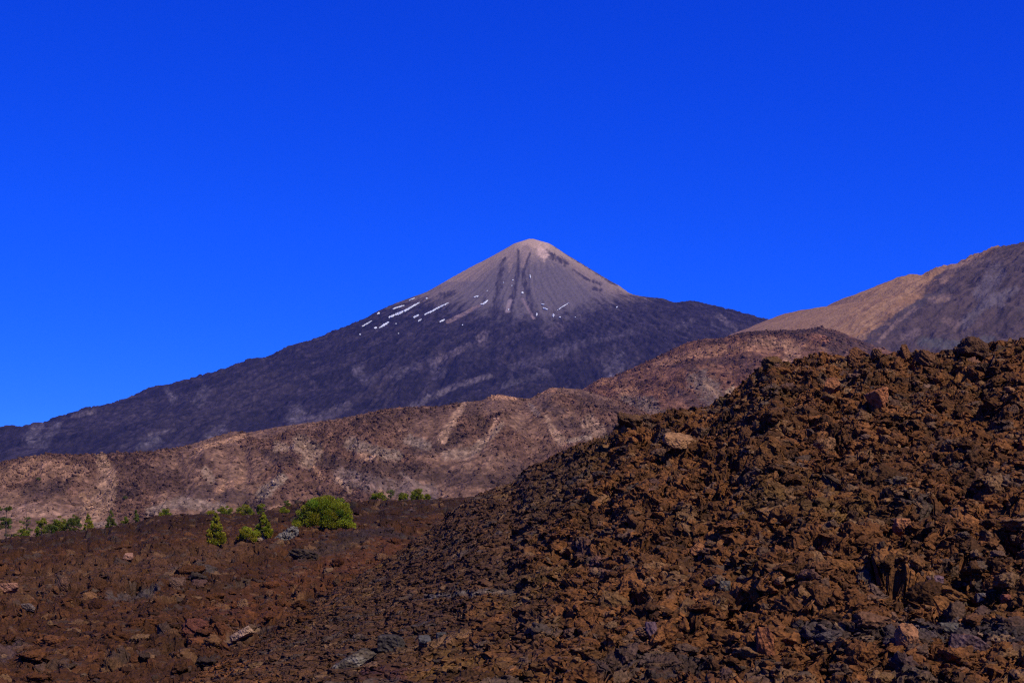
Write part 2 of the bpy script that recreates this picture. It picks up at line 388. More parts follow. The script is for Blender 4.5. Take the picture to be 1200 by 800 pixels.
H1_ST = [([(118,535),(128,562),(122,585),(108,600)], 6, 13, (.3,.2,.15)), ([(96,580),(108,597)], 3, 3, (.36,.23,.16)), ([(228,527),(262,518),(286,510)], 2.2, 3, (.4,.25,.17)),
 ([(240,550),(247,560)], 4, 5, (.27,.2,.165)), ([(255,574),(283,562)], 4, 3, (.33,.2,.14)), ([(331,560),(320,568),(308,577)], 5, 7, (.25,.2,.17)), ([(338,590),(320,596)],3,3,(.34,.21,.15)),
 ([(352,520),(368,530),(362,540)], 9, 9, (.27,.2,.165)), ([(325,523),(335,525)], 5, 4, (.28,.21,.175)), ([(412,520),(440,530),(465,533)], 7, 6, (.21,.165,.145)), ([(480,515),(500,522)], 6, 5, (.21,.165,.145)),
 ([(543,474),(532,490),(519,513)], 3, 5, (.34,.23,.175)), ([(588,497),(570,515),(552,530),(525,533)], 3, 6, (.25,.185,.155)), ([(583,490),(570,515)], 2, 2, (.34,.22,.17)),
 ([(640,488),(648,505),(658,517)], 2, 5, (.35,.24,.185)), ([(622,475),(630,485)], 3, 3, (.22,.17,.16)), ([(690,495),(700,505)], 8, 8, (.26,.18,.145)), ([(665,517),(690,512)],2,3,(.28,.22,.19)),
 ([(400,558),(440,568),(505,578)], 9, 9, (.155,.118,.118)), ([(368,548),(378,560)], 2, 3, (.36,.22,.15)), ([(395,560),(410,575)], 2, 2.5, (.27,.19,.15)), ([(445,575),(455,580)], 2, 2, (.3,.2,.15)), ([(470,555),(500,575)], 2, 3, (.2,.15,.14)),
 ([(425,534),(442,537)], 4, 3, (.34,.22,.16)), ([(575,465),(590,464),(602,466)], 3, 3, (.4,.24,.16)), ([(637,459),(650,456)], 3, 3, (.3,.17,.12)), ([(175,600),(215,588),(260,595)], 5, 6, (.24,.185,.165)),
 ([(0,600),(40,598),(80,605)], 8, 8, (.25,.165,.135)), ([(110,615),(135,612)], 3, 3, (.2,.15,.135)), ([(0,560),(45,545),(95,555)], 10, 9, (.25,.155,.115))]
H1_DK = [([(150,540),(170,560),(210,565)], 14, 10, (.105,.062,.052)), ([(130,580),(155,575)], 6, 7, (.095,.06,.055)), ([(225,540),(245,543)], 4, 5, (.1,.06,.05)), ([(210,590),(245,575),(310,590)], 8, 9, (.12,.08,.075)),
 ([(310,530),(340,540)], 5, 5, (.1,.065,.055)), ([(350,520),(375,523)], 3, 4, (.1,.065,.055)), ([(380,540),(420,550),(460,548),(495,555)], 8, 8, (.11,.072,.065)), ([(485,525),(510,522),(535,512)], 6, 9, (.1,.065,.06)),
 ([(510,555),(560,563),(600,560)], 9, 8, (.12,.078,.068)), ([(640,475),(658,482)], 5, 5, (.1,.066,.062)), ([(680,465),(720,480)], 6, 5, (.12,.075,.065)), ([(655,495),(720,507)], 6, 8, (.12,.078,.07)), ([(30,575),(75,570)], 6, 8, (.13,.085,.075)),
 ([(415,495),(460,487),(520,482)], 5, 5, (.14,.085,.07)), ([(600,545),(640,560)],8,8,(.13,.085,.078)), ([(550,480),(565,500)],7,7,(.14,.088,.072))]
def col_h1(v):
    x, y, z = v[:, 0].astype(float), v[:, 1].astype(float), v[:, 2].astype(float)
    px = 600+F*x/y; py = 600-F*z/y
    n = fbm(x/60, y/90, 4, 510, .6); st = fbm(x/14, y/90, 3, 520)
    lava = sstep(-.18, .2, fbm(x/110, y/170, 4, 68, .6))
    rb2, bid = rubble(x, y, 5.5, 66, .6, .75)
    c = np.zeros((len(x), 3), f32)+np.array([.21, .13, .1], f32)
    c = blend(c, sstep(-.02, .35, st)*.6, (.265, .172, .13)); c = blend(c, sstep(.1, .5, n)*.5, (.19, .12, .1))
    c = blend(c, lava*.75, (.145, .08, .062))
    c = blend(c, sstep(.0, .45, fbm(x/40, y/40, 3, 531))*lava*.6, (.105, .066, .058))
    c = strokes(c, px, py, H1_DK, nseed=330, gain=.75, lo=.7, wn=.7); c = strokes(c, px, py, H1_ST, nseed=340, gain=1.3, lo=.55, wn=.4)
    blocks = sstep(.05, .25, rb2)
    c = c*(1-.3*(blocks*(bid < .45))[:, None]) * (1+.35*(blocks*(bid > .82))[:, None])
    c = c*np.array([1.17, .99, .74], f32)
    return np.clip(c*(1+.35*fbm(x/4, y/9, 2, 540)[:, None]), .01, .9)

H2 = [(500,520),(640,480),(680,458),(692,450),(705,443),(717,442),(740,432),(765,421),(790,409),(805,401),(825,397),(847,396),(870,389),(900,387),(925,387),(950,385),(960,383),(980,387),(1000,395),
 (1017,402),(1040,410),(1080,425),(1200,460),(1500,520)]
def n_h2(x, y, u, t):
    a = sstep(0, .12, t)
    rb, _ = rubble(x, y, 22, 164, .6, .5); rb2, _ = rubble(x, y, 8.5, 166, .6, .7)
    lava = sstep(-.18, .2, fbm(x/150, y/190, 4, 168, .6))
    big = ridged(x/170+perlin(x/300, y/300, 16)*.5, y/600, 3, 161)*15*a*sstep(1.0, .75, t)
    return big + a*(fbm(x/70, y/90, 4, 162, .55)*6*sstep(1.1, .8, t) + lava*(rb*4*sstep(1.05,.9,t)+rb2*3) + fbm(x/16, y/16, 3, 163))
hill_far = Hill(H2, [(500,2550),(960,2650),(1500,2700)], lambda px: 2050.+0*px, 90., .3, n_h2)
H2_ST = [([(770,426),(825,413),(875,405),(937,405)], 4, 6, (.31,.175,.12)), ([(880,400),(915,402),(930,410)], 4, 7, (.33,.2,.145)), ([(820,446),(845,472)], 11, 11, (.17,.135,.13)), ([(735,470),(760,474)], 10, 9, (.17,.13,.12)),
 ([(825,448),(850,470),(862,462)], 2, 3, (.32,.22,.17)), ([(780,486),(760,480)], 4, 5, (.22,.16,.14)), ([(725,455),(745,460)], 4, 5, (.3,.17,.12)), ([(920,425),(930,418)], 5, 6, (.4,.24,.17)), ([(853,460),(858,456)], 3, 3, (.4,.3,.22)),
 ([(700,448),(720,445)], 3, 3, (.33,.18,.125)), ([(955,395),(965,398)], 4, 4, (.27,.13,.09))]
H2_DK = [([(787,428),(830,424),(890,420)], 3, 4, (.1,.058,.055)), ([(858,391),(890,389),(940,389)], 3, 3.5, (.1,.064,.062)), ([(805,432),(815,433)], 3, 3, (.09,.055,.052)), ([(790,460),(830,475)], 6, 7, (.12,.075,.075)), ([(932,397),(944,400)], 4, 3, (.075,.05,.058)),
 ([(945,386),(985,396),(1020,410)], 5, 7, (.1,.066,.068)), ([(845,400),(855,410)], 3, 3, (.09,.055,.05)), ([(872,430),(905,440)], 6, 6, (.14,.08,.07)), ([(820,402),(845,400)], 3, 3, (.12,.07,.06)), ([(975,405),(1000,415)], 8, 8, (.13,.085,.085))]
def col_h2(v):
    x, y, z = v[:, 0].astype(float), v[:, 1].astype(float), v[:, 2].astype(float)
    px = 600+F*x/y; py = 600-F*z/y
    n = fbm(x/80, y/120, 4, 610, .6)
    lava = sstep(-.18, .2, fbm(x/150, y/190, 4, 168, .6))
    rb2, bid = rubble(x, y, 8.5, 166, .6, .7)
    c = np.zeros((len(x), 3), f32)+np.array([.23, .12, .084], f32)
    c = blend(c, sstep(.05, .5, n)*.6, (.28, .165, .12)); c = blend(c, lava*.7, (.17, .086, .062))
    c = blend(c, sstep(.05, .45, fbm(x/50, y/60, 3, 631))*lava*.6, (.11, .063, .055))
    c = strokes(c, px, py, H2_DK, nseed=350, gain=.8, lo=.5, wn=.6); c = strokes(c, px, py, H2_ST, nseed=360, gain=1.2, lo=.5, wn=.5)
    blocks = sstep(.05, .25, rb2)
    c = c*(1-.45*(blocks*(bid < .4))[:, None]) * (1+.4*(blocks*(bid > .84))[:, None])
    c = c*np.array([1.06, .9, .64], f32)
    return np.clip(c*(1+.4*fbm(x/6, y/7, 2, 640)[:, None]), .01, .9)

def calibrate(h, pxs, span=40, win=5):
    """nudge the crest so that the skyline, roughness included, lies where it should"""
    u = (pxs-600)/F
    for _ in range(2):
        dc = h.dc(pxs); D = dc[None]*np.linspace(.62, 1, 80)[:, None]; D = np.concatenate([D, dc[None]+span*np.linspace(.05, 1, 12)[:, None]])
        U = np.broadcast_to(u, D.shape)
        e = 600-F*(h.z((U*D).ravel(), D.ravel()).reshape(D.shape)/D).max(0)
        if _ == 0: target = h.cy(pxs)
        corr = np.convolve(np.pad(target-e, win//2, mode='edge'), np.ones(win)/win, 'valid')
        new = h.cy(pxs)+corr
        h.cy = tab(np.stack([pxs, new], 1))

def polar(name, hill, umin, umax, nu, nf, nb, bspan, mat, colf, post=None, smooth=True, flatpow=.8, apron=0):
    u = np.linspace(umin, umax, nu)
    px = 600+F*u
    dc = hill.dc(px); d0 = hill.d0(px) if callable(hill.d0) else np.full(nu, hill.d0)
    s = np.linspace(0, 1, nf)[:, None]
    front = d0[None]*(dc/d0)[None]**(s**flatpow)
    back = dc[None]+bspan*np.linspace(0, 1, nb+1)[1:, None]**1.6
    if apron: front = np.concatenate([np.broadcast_to(np.linspace(apron, 1, 60, endpoint=False)[:, None]*d0[None], (60, nu)), front], 0); nf += 60
    D = np.concatenate([front, back], 0)
    U = np.broadcast_to(u[None], D.shape)
    x = (U*D).ravel(); y = D.ravel()
    v = np.stack([x, y, hill.z(x, y)], 1)
    c = colf(v)
    if post is not None: v = post(v)
    return make_mesh(name, v, grid_faces(nf+nb, nu), mat, c, smooth=smooth)



calibrate(hill_far, np.linspace(600, 1300, 400), 150, 5); calibrate(hill_near, np.linspace(-150, 900, 500), 150, 5)
tag(polar('hill', hill_far, .0, .5, 620, 340, 20, 500, M_mid, col_h2), 'reddish lava hill with a flat shelf on top, below the right mountain', 'hill', kind='structure')
tag(polar('hill', hill_near, -.48, .3, 1150, 460, 20, 350, M_mid, col_h1), 'long brown lava ridge with pale scree streaks, in front of the volcano', 'hill', kind='structure')
print('far terrain', time.time()-T0)

# ------------------------------------------------------------------ FOREGROUND LAVA
# region colours, by place
RUST, BROWN, GREY, OLIVE, TAN, MAUVE, BLACK = [np.array(c, f32) for c in
    [(.225,.085,.026), (.085,.04,.018), (.085,.07,.056), (.16,.1,.03), (.3,.165,.075), (.15,.088,.075), (.035,.03,.028)]]

def col_fg(px, py, x, y, bid=None, valley=False, z=None):
    if z is not None: x, y = x+z*.55, y-z*.9
    n1 = fbm(x/9, y/9, 4, 710, .6); n2 = fbm(x/2.6, y/2.6, 4, 720, .6); n3 = fbm(x/.8, y/.8, 3, 730, .6)
    N = len(px)
    if valley:
        c = np.zeros((N, 3), f32)+np.array([.11, .043, .016], f32)
        c = blend(c, sstep(.0, .4, n1)*.7, (.2, .08, .03)); c = blend(c, sstep(.1, .5, -n1)*.7, (.07, .036, .02))
        red = sstep(1.3, .5, seg_dist(px, py, [(460,640),(400,665),(330,695),(240,740)], 16, 26)+n1*.8)
        c = blend(c, red*.6, (.19, .066, .026))
        dark = sstep(1.25, .6, seg_dist(px, py, [(0,640),(90,628),(200,608),(330,600),(430,600),(540,588)], 9, 18)+n1*.6)
        c = blend(c, dark*.75, (.045, .021, .012))
        gr = sstep(1.25, .6, seg_dist(px, py, [(355,652),(400,640),(425,632)], 9, 6)+n2*.6)
        c = blend(c, gr*.7, (.08, .058, .045))
        c = blend(c, sstep(1.2, .7, seg_dist(px, py, [(400,628),(440,624),(470,628)], 5, 5)+n2*.4)*.85, (.06, .04, .04))
        tanm = sstep(1.2, .6, seg_dist(px, py, [(20,690),(120,670),(200,660),(300,640)], 22, 14)+n1*.9)
        c = blend(c, tanm*.45, (.2, .1, .05))
        c = blend(c, sstep(1.1, .6, seg_dist(px, py, [(130,700),(165,700),(185,690)], 5, 5)+n2)*.6, (.17, .15, .14))
        c = blend(c, sstep(1.1, .6, seg_dist(px, py, [(5,770),(20,755)], 9, 5)+n2)*.6, (.17, .12, .125))
        c = blend(c, sstep(1.1, .6, seg_dist(px, py, [(270,752),(300,738)], 8, 5)+n2)*.8, (.3, .19, .11))
        c = blend(c, sstep(1.1, .6, seg_dist(px, py, [(336,715),(348,710)], 4, 3)+n2*.6)*.8, (.33, .17, .1))
        c = blend(c, sstep(.15, .5, n2)*.6, (.042, .027, .019))
    else:
        c = np.zeros((N, 3), f32)+RUST*.86
        c = blend(c, sstep(.0, .45, n2)*.65, RUST*1.55)
        c = blend(c, sstep(.05, .5, n1)*.55, OLIVE)
        c = blend(c, sstep(.05, .35, -n2)*.8, BROWN*.9)
        gz = sstep(1.2, .55, seg_dist(px, py, [(660,545),(600,600),(540,650),(480,710),(400,790)], 38, 95)+n1*.9)
        c = blend(c, gz*.7, (.1, .052, .03)); c = blend(c, gz*sstep(.0, .45, n1+n2*.5)*.6, (.17, .074, .03))
        gz2 = sstep(1.2, .6, seg_dist(px, py, [(715,515),(690,540),(640,590)], 16, 26)+n1*.8)
        c = blend(c, gz2*.35, (.13, .075, .036))
        c = blend(c, sstep(1.15, .6, seg_dist(px, py, [(672,640),(690,655),(705,668)], 7, 13)+n2*.5)*.7, (.16, .082, .066))
        c = blend(c, sstep(1.2, .6, seg_dist(px, py, [(600,680),(620,720),(610,760)], 26, 26)+n1*.8)*.4, (.1, .06, .038))
        bt = sstep(1.2, .6, seg_dist(px, py, [(940,742),(1030,745),(1120,742),(1200,748)], 12, 14)+n2*.7)
        c = blend(c, bt*.75, (.068, .063, .064))
        c = blend(c, sstep(1.1, .6, seg_dist(px, py, [(820,785),(740,770),(700,785)], 14, 14)+n2*.6)*.7, (.06, .053, .052))
        c = blend(c, sstep(1.1, .6, seg_dist(px, py, [(430,790),(470,795)], 12, 10)+n2*.6)*.6, (.12, .04, .04))
        c = blend(c, sstep(1.1, .6, seg_dist(px, py, [(500,702),(560,697),(600,697)], 3, 3)+n2*.6)*.6, (.2, .18, .16))
    c = blend(c, sstep(.35, .6, n3)*.35, GREY)
    c = blend(c, sstep(.25, .6, fbm(x/.5, y/.5, 3, 745))*.4, TAN)
    if bid is not None:
        c = blend(c, (bid > .9)*.5, GREY*1.2); c = blend(c, (bid < .12)*.5, BROWN*.8); c = blend(c, ((bid > .4) & (bid < .47))*.5, TAN)
    if valley: c = c*np.array([.86, .8, .74], f32)
    return c*(1+.5*n3[:, None])

# near hill, its crest climbing to the right
HN = [(-200,815),(100,812),(200,806),(230,790),(307,742),(392,692),(450,660),(500,625),(540,592),(560,580),(580,574),(602,566),(617,550),(640,540),(660,530),(680,521),(700,516),(716,512),(724,500),(735,491),(745,488),(765,489),(785,484),(810,482),
 (832,478),(845,470),(860,461),(880,444),(900,424),(910,423),(925,430),(937,424),(955,418),(985,421),(1017,418),(1055,416),(1097,416),(1127,410),(1162,404),(1200,400),(1400,380),(1700,380)]
def hummocks(x, y):
    a = ridged(x/13+perlin(x/16, y/16, 871)*.5, y/15, 3, 870)*.5
    return a + fbm(x/6, y/6, 3, 872)*.5
def n_near(x, y, u, t):
    px = 600+F*u
    cal = sstep(500, 820, px)*.9+.1                # the left part is a smoother slope
    top = 1-.65*sstep(.85, 1.0, t)
    r1, _ = rubble(x, y, 2.0, 801, .8, .6); r2, _ = rubble(x, y, 1.15, 802, .75, .8); r3, _ = rubble(x, y, .5, 803, .75, .85); r4, _ = rubble(x, y, .22, 804, .7, .8)
    m1 = sstep(-.25, .25, fbm(x/7, y/7, 3, 805))*.75+.25
    pit = sstep(.16, .42, fbm(x/1.8, y/2.3, 3, 880, .55))*sstep(-.4, .1, fbm(x/11, y/11, 2, 881))
    return hummocks(x, y)*cal*top - pit*1.0*cal*(1-.7*sstep(.93, 1, t)) + (r1*1.0*m1*cal*(1-.5*sstep(.9, 1, t)) + r2*.5*(.35+.65*m1)*(cal*.85+.15) + (r3*.3 + r4*.15)*(.4+.6*cal))
near = Hill(HN, [(-200,80),(200,92),(307,104),(392,126),(450,138),(510,143),(560,141),(620,135),(680,127),(740,118),(900,108),(1200,98),(1700,92)], 42., -6.6, .45, n_near, 0.0)
near.z0 = lambda px: -(850-600)/F*42.0 + 0*px

# lava field to the left
HV = [(-300,640),(-100,634),(0,633),(20,629),(43,629),(67,624),(93,622),(108,620),(123,620),(142,615),(160,612),(180,605),(200,604),(230,603),(303,604),(313,598),(338,593),(357,588),(380,588),(408,588),(430,587),(500,586),(560,582),(640,580),(800,580),(1200,580)]
def n_valley(x, y, u, t):
    top = 1-.6*sstep(.9, 1.0, t)
    r1, _ = rubble(x, y, 3.2, 821, .6, .4); r2, _ = rubble(x, y, 1.4, 822, .7, .6); r3, _ = rubble(x, y, .7, 823, .7, .8); r4, _ = rubble(x, y, .38, 824, .7, .8)
    pit = sstep(.17, .42, fbm(x/3.4, y/4.6, 3, 882, .55))*sstep(-.3, .15, fbm(x/16, y/20, 2, 883))
    m = sstep(-.2, .25, fbm(x/22, y/22, 3, 825)+.25*sstep(300, 100, 600+F*u)-.15)
    return (ridged(x/38, y/45, 3, 826)*1.25+fbm(x/14, y/16, 3, 827)*.7)*top*sstep(0, .1, t) - pit*1.7*top + r1*1.0*m + r2*.6*(.2+.8*m) + r3*.36*(.4+.6*m)+r4*.18
valley = Hill(HV, [(-300,320),(1200,320)], 74., -10.6, .12, n_valley, 0.1)

calibrate(near, np.linspace(100, 1500, 900)); calibrate(valley, np.linspace(-250, 700, 500), 20); 

def post_rough(scale, amp):
    def f(v):
        x, y = v[:, 0].astype(float), v[:, 1].astype(float); z = v[:, 2].astype(float)
        ox = fbm(x/scale, (y+z*1.3)/scale, 4, 901, .65); oy = fbm((x+z)/scale, y/scale, 4, 902, .65)
        oz = ridged(x/scale*.8+z, y/scale*.8, 3, 903, .6)
        v = v.copy(); v[:, 0] += ox*amp; v[:, 1] += oy*amp; v[:, 2] += oz*amp*.32
        return v
    return f

def cfun(valley_, rs, seed):
    def f(v):
        x, y, z = v[:, 0].astype(float), v[:, 1].astype(float), v[:, 2].astype(float)
        _, bid = rubble(x, y, rs, seed, .7, .8)
        return np.clip(col_fg(600+F*x/y, 600-F*z/y, x, y, bid, valley_, z), .008, .8)
    return f

o = polar('lava_field', valley, -.44, .06, 900, 520, 24, 60, M_fg, cfun(True, 1.4, 822), post_rough(1.8, .8), apron=.4, smooth=False, flatpow=.75)
tag(o, 'red brown field of broken lava at lower left with pines along it', 'lava field', kind='structure')
o = polar('lava_hill', near, -.3, .52, 1500, 860, 20, 45, M_fg, cfun(False, 1.15, 802), post_rough(1.1, .8), apron=.5, smooth=False, flatpow=.85)
tag(o, 'rust brown hill of clinker lava filling the lower right', 'hill', kind='structure')
print('near terrain', time.time()-T0)

# ------------------------------------------------------------------ rocks
def ico(sub):
    import bmesh
    bm = bmesh.new(); bmesh.ops.create_icosphere(bm, subdivisions=sub, radius=1)
    v = np.array([p.co[:] for p in bm.verts], f32); f = np.array([[q.index for q in p.verts] for p in bm.faces], np.int32)
    bm.free(); return v, f
ICO = {s: ico(s) for s in (1, 2, 3, 4, 5)}

def rock_shape(sub, seed, rough=.1, planes=13, squash=(1, .85, .7)):
    v, f = ICO[sub]
    r_ = np.random.default_rng(seed)
    n = r_.normal(size=(planes, 3)); n /= np.linalg.norm(n, axis=1)[:, None]
    n = np.concatenate([n, np.eye(3), -np.eye(3)]); d = np.concatenate([r_.uniform(.55, 1.0, planes), r_.uniform(.85, 1.1, 6)])
    dots = v@n.T
    r = np.min(np.where(dots > .05, d[None]/np.maximum(dots, .05), 9), axis=1)
    r = np.minimum(r, 1.5)
    if sub >= 2:
        p = v*r[:, None]
        w = 0; a = 1
        for k, s in enumerate((1.6, 3.7, 8.2, 17.)[:sub-1]):
            w = w + a*(1-2.2*np.abs(perlin(p[:, 0]*s+p[:, 2]*s*.7+seed, p[:, 1]*s-p[:, 2]*s*.6, 30+k)))
            a *= .55
        r = r*(1+rough*w)
    else:
        r = r*r_.uniform(.8, 1.15, len(r))
    return (v*r[:, None]*np.array(squash, f32)).astype(f32), f

def rand_rot(n, r_):
    q = r_.normal(size=(n, 4)); q /= np.linalg.norm(q, axis=1)[:, None]
    w, x, y, z = q.T
    return np.stack([np.stack([1-2*(y*y+z*z), 2*(x*y-z*w), 2*(x*z+y*w)], -1), np.stack([2*(x*y+z*w), 1-2*(x*x+z*z), 2*(y*z-x*w)], -1),
                     np.stack([2*(x*z-y*w), 2*(y*z+x*w), 1-2*(x*x+y*y)], -1)], 1).astype(f32)

def scatter(name, label, hill, n, u0, u1, d0, smin, smax, power, isvalley, seed, weight=None):
    r_ = np.random.default_rng(seed)
    u = r_.uniform(u0, u1, n); px = 600+F*u
    dc = hill.dc(px)
    # more of them near, as the picture shows them
    d = d0*(dc*1.01/d0)**(r_.uniform(0, 1, n)**.8)
    size = smin*(1-r_.uniform(0, 1, n)*(1-(smin/smax)**power))**(-1/power)
    if not isvalley: size = np.maximum(smin, size*(.36+.64*sstep(520, 820, px)))
    x = u*d; y = d
    z = hill.z(x, y)
    crest = (600-hill.cy(px))/F*dc
    col = col_fg(px, 600-F*z/y, x, y, r_.uniform(0, 1, n).astype(f32), isvalley)*r_.uniform(.7, 1.35, n)[:, None]
    mx = r_.uniform(0, 1, n)
    col = blend(col, (mx > .975)*.5, GREY*1.1); col = blend(col, ((mx > .9) & (mx < .975))*.5, BROWN); col = blend(col, (mx < .05)*.6, TAN); col = blend(col, ((mx > .1) & (mx < .13))*.5, MAUVE)
    pix = size*F/d
    V, Fc, Cc = [], [], []; off = 0
    protos = {s: [rock_shape(s, 100*s+k, .34 if s > 2 else .24, 8) for k in range(10)] for s in (1, 2, 3, 4)}
    for s, lo, hi in ((1, 0, 3.0), (2, 3.0, 7), (3, 7, 15), (4, 15, 999)):
        for k in range(10):
            idx = np.where((pix >= lo) & (pix < hi) & (np.arange(n) % 10 == k))[0]
            if not len(idx): continue
            pv, pf = protos[s][k]
            R = rand_rot(len(idx), r_)
            sq = np.stack([np.ones(len(idx)), np.ones(len(idx)), r_.uniform(.45, 1.0, len(idx))], 1)*r_.uniform(.8, 1.25, (len(idx), 3))
            w = np.einsum('nij,vj->nvi', R, pv)*(size[idx]*.5)[:, None, None]*sq[:, None]
            w[:, :, 0] += x[idx][:, None]; w[:, :, 1] += y[idx][:, None]; w[:, :, 2] += (z[idx]+size[idx]*r_.uniform(-.1, .25, len(idx)))[:, None]
            V.append(w.reshape(-1, 3)); m = len(pv)
            Fc.append((pf[None]+(np.arange(len(idx))*m)[:, None, None]).reshape(-1, 3)+off); off += m*len(idx)
            Cc.append(np.repeat(col[idx], m, axis=0))
    o = make_mesh(name, np.concatenate(V), np.concatenate(Fc), M_fg, np.clip(np.concatenate(Cc), .012, .7))
    tag(o, label, 'rubble', kind='stuff')

scatter('lava_rubble', 'loose rust brown and grey clinker rubble covering the hill at lower right', near, 46000, -.2, .46, 44, .14, 1.0, 2.1, False, 11)
scatter('lava_rubble', 'loose red brown rubble covering the lava field at lower left', valley, 26000, -.42, .03, 78, .2, 1.9, 2.5, True, 12)
print('rubble', time.time()-T0)

def hit(hill, px, py, dmin, dmax, n=4000):
    """first point of the terrain seen at this place"""
    u = (px-600)/F
    d = np.linspace(dmin, dmax, n)
    z = hill.z(u*d, d)
    e = 600-F*z/d
    k = np.where(e <= py)[0]
    i = k[0] if len(k) else int(np.argmin(e))
    return np.array([u*d[i], d[i], z[i]])

G_NEAR = 'lava boulders on the near hill'; G_VAL = 'boulders on the lava field'
B = [  # px, py of the centre, width, height in photo pixels, colour, planes, roughness, hill, label
 (1141,412,40,24,(.13,.066,.032),12,.16,'n','big rounded dark brown boulder standing proud on the right ridge crest'),
 (1029,470,30,26,(.3,.115,.042),9,.06,'n','smooth bright orange slab leaning on the slope below the ridge'),
 (797,519,42,17,(.3,.16,.07),9,.07,'n','flat tan slab jutting over a black hollow'),
 (738,496,30,16,(.13,.068,.03),12,.16,'n','blocky dark knob at the left end of the near ridge crest'),
 (1113,741,24,16,(.145,.125,.1),9,.05,'n','smooth light grey rock near the bottom right'),
 (1135,768,52,22,(.14,.085,.085),9,.05,'n','wide purple grey slab near the bottom right corner'),
 (1062,757,26,24,(.3,.14,.058),11,.12,'n','orange tan block beside the wide purple slab'),
 (1062,415,14,17,(.2,.09,.035),11,.14,'n','narrow upright knob on the ridge between two wider knobs'),
 (1083,423,24,17,(.18,.085,.035),11,.16,'n','wide rust knob on the ridge right of the narrow upright knob'),
 (1004,419,22,18,(.22,.095,.035),10,.13,'n','pointed rust block on the ridge crest'),
 (1026,416,13,11,(.2,.1,.045),11,.14,'n','small round knob on the ridge crest right of the pointed block'),
 (1057,622,20,21,(.32,.135,.055),9,.09,'n','squarish light orange block above a black gap'),
 (975,455,24,18,(.26,.105,.04),9,.1,'n','angular orange block with a dark hole on its left'),
 (896,761,20,38,(.24,.09,.035),10,.12,'n','tall rust pillar of lava at the bottom of the hill'),
 (764,743,15,20,(.19,.115,.115),10,.08,'n','mauve block among rust coloured clinker'),
 (720,707,38,20,(.2,.105,.037),12,.12,'n','rounded olive brown boulder in the middle of the hill'),
 (415,778,58,17,(.13,.1,.075),9,.1,'n','long grey brown ledge streaked with pale crust at the bottom edge'),
 (461,755,36,17,(.075,.062,.055),8,.06,'n','long dark slab over a black crack beside the pale ledge'),
 (849,689,13,11,(.15,.13,.105),9,.06,'n','small blue grey block in rust coloured rubble'),
 (817,645,17,12,(.28,.12,.045),10,.09,'n','small orange block near the middle of the hill'),
 (498,753,15,13,(.11,.105,.105),9,.07,'n','angular grey block right of the dark slab'),
 (518,748,15,11,(.09,.085,.085),9,.07,'n','smaller dark grey block next to the angular grey one'),
 (1182,702,17,9,(.28,.1,.055),8,.05,'n','red wedge shaped stone by a black gap at the right edge'),
 (1094,680,20,9,(.18,.105,.1),8,.05,'n','thin mauve slab lying flat above the grey rock'),
 (1150,702,13,10,(.2,.165,.13),9,.06,'n','pale grey brown stone left of the red wedge'),
 (845,474,14,12,(.11,.07,.032),11,.16,'n','dark lump where the ridge crest steps up'),
 (905,428,26,15,(.16,.085,.03),12,.17,'n','broad craggy lump on the ridge above the step'),
 (12,692,23,13,(.3,.15,.085),11,.1,'v','large orange tan boulder at the left edge'),
 (242,668,24,13,(.1,.072,.06),12,.07,'v','smooth dark egg shaped boulder in the lava field'),
 (208,685,18,13,(.17,.1,.06),10,.09,'v','upright brown boulder below the dark egg shaped one'),
 (228,737,34,17,(.15,.055,.032),12,.2,'v','craggy dark red outcrop standing alone in the field'),
 (282,747,32,10,(.34,.22,.13),9,.09,'v','pale tan ledge at the foot of the near hill'),
 (34,716,15,8,(.19,.14,.105),10,.08,'v','grey brown stone below the large orange tan boulder'),
 (151,654,12,7,(.32,.17,.1),8,.06,'v','small tilted orange slab among the rubble'),
 (356,650,36,11,(.075,.052,.038),11,.2,'v','low dark grey outcrop in the red part of the field'),
 (74,686,12,14,(.19,.1,.055),9,.1,'v','narrow upright brown stone right of the large orange tan boulder'),
]
for i, (px, py, w, h, col, npl, rough, hl, label) in enumerate(B):
    hill = near if hl == 'n' else valley
    base = hit(hill, px, py+h*.30, 46 if hl == 'n' else 78, 160 if hl == 'n' else 330)
    d = base[1]; W = w*d/F; Hh = h*d/F
    v, f = rock_shape(5, 4000+i, rough, npl, (1, 1, 1))
    ext = v.max(0)-v.min(0)
    v = (v-(v.max(0)+v.min(0))/2)/ext*np.array([W, (W+Hh)*.5, Hh*1.25], f32)
    if py > 765 and px < 480 or npl == 9 and w > 26:            # leaning slabs
        a = math.radians(-30 if px < 700 else 12); R = np.array([[math.cos(a), 0, -math.sin(a)], [0, 1, 0], [math.sin(a), 0, math.cos(a)]], f32)
        v = v@R
    n = fbm(v[:, 0]/(W*.25)+i*7, (v[:, 1]+v[:, 2]*1.4)/(W*.25), 4, 77, .6)
    c = np.asarray(col, f32)[None]*(1.3 if col[0] > .22 else 1.0)*(1+.7*n[:, None])*np.array([1.06, .98, .86 if max(col)-min(col) < .07 else 1], f32)
    c = blend(c, sstep(.2, .5, fbm(v[:, 0]/(W*.4)-i, (v[:, 2]-v[:, 1])/(W*.4), 3, 78))*.4, BROWN if max(col) > .13 else GREY)
    if 'pale crust' in label: c = blend(c, sstep(.05, .35, n)*.8, (.34, .28, .2))
    o = make_mesh('boulder', v, f, M_fg, np.clip(c, .012, .8))
    o.location = (base[0], base[1]-.05*W, base[2]+Hh*.38)
    tag(o, label, 'boulder', G_NEAR if hl == 'n' else G_VAL)

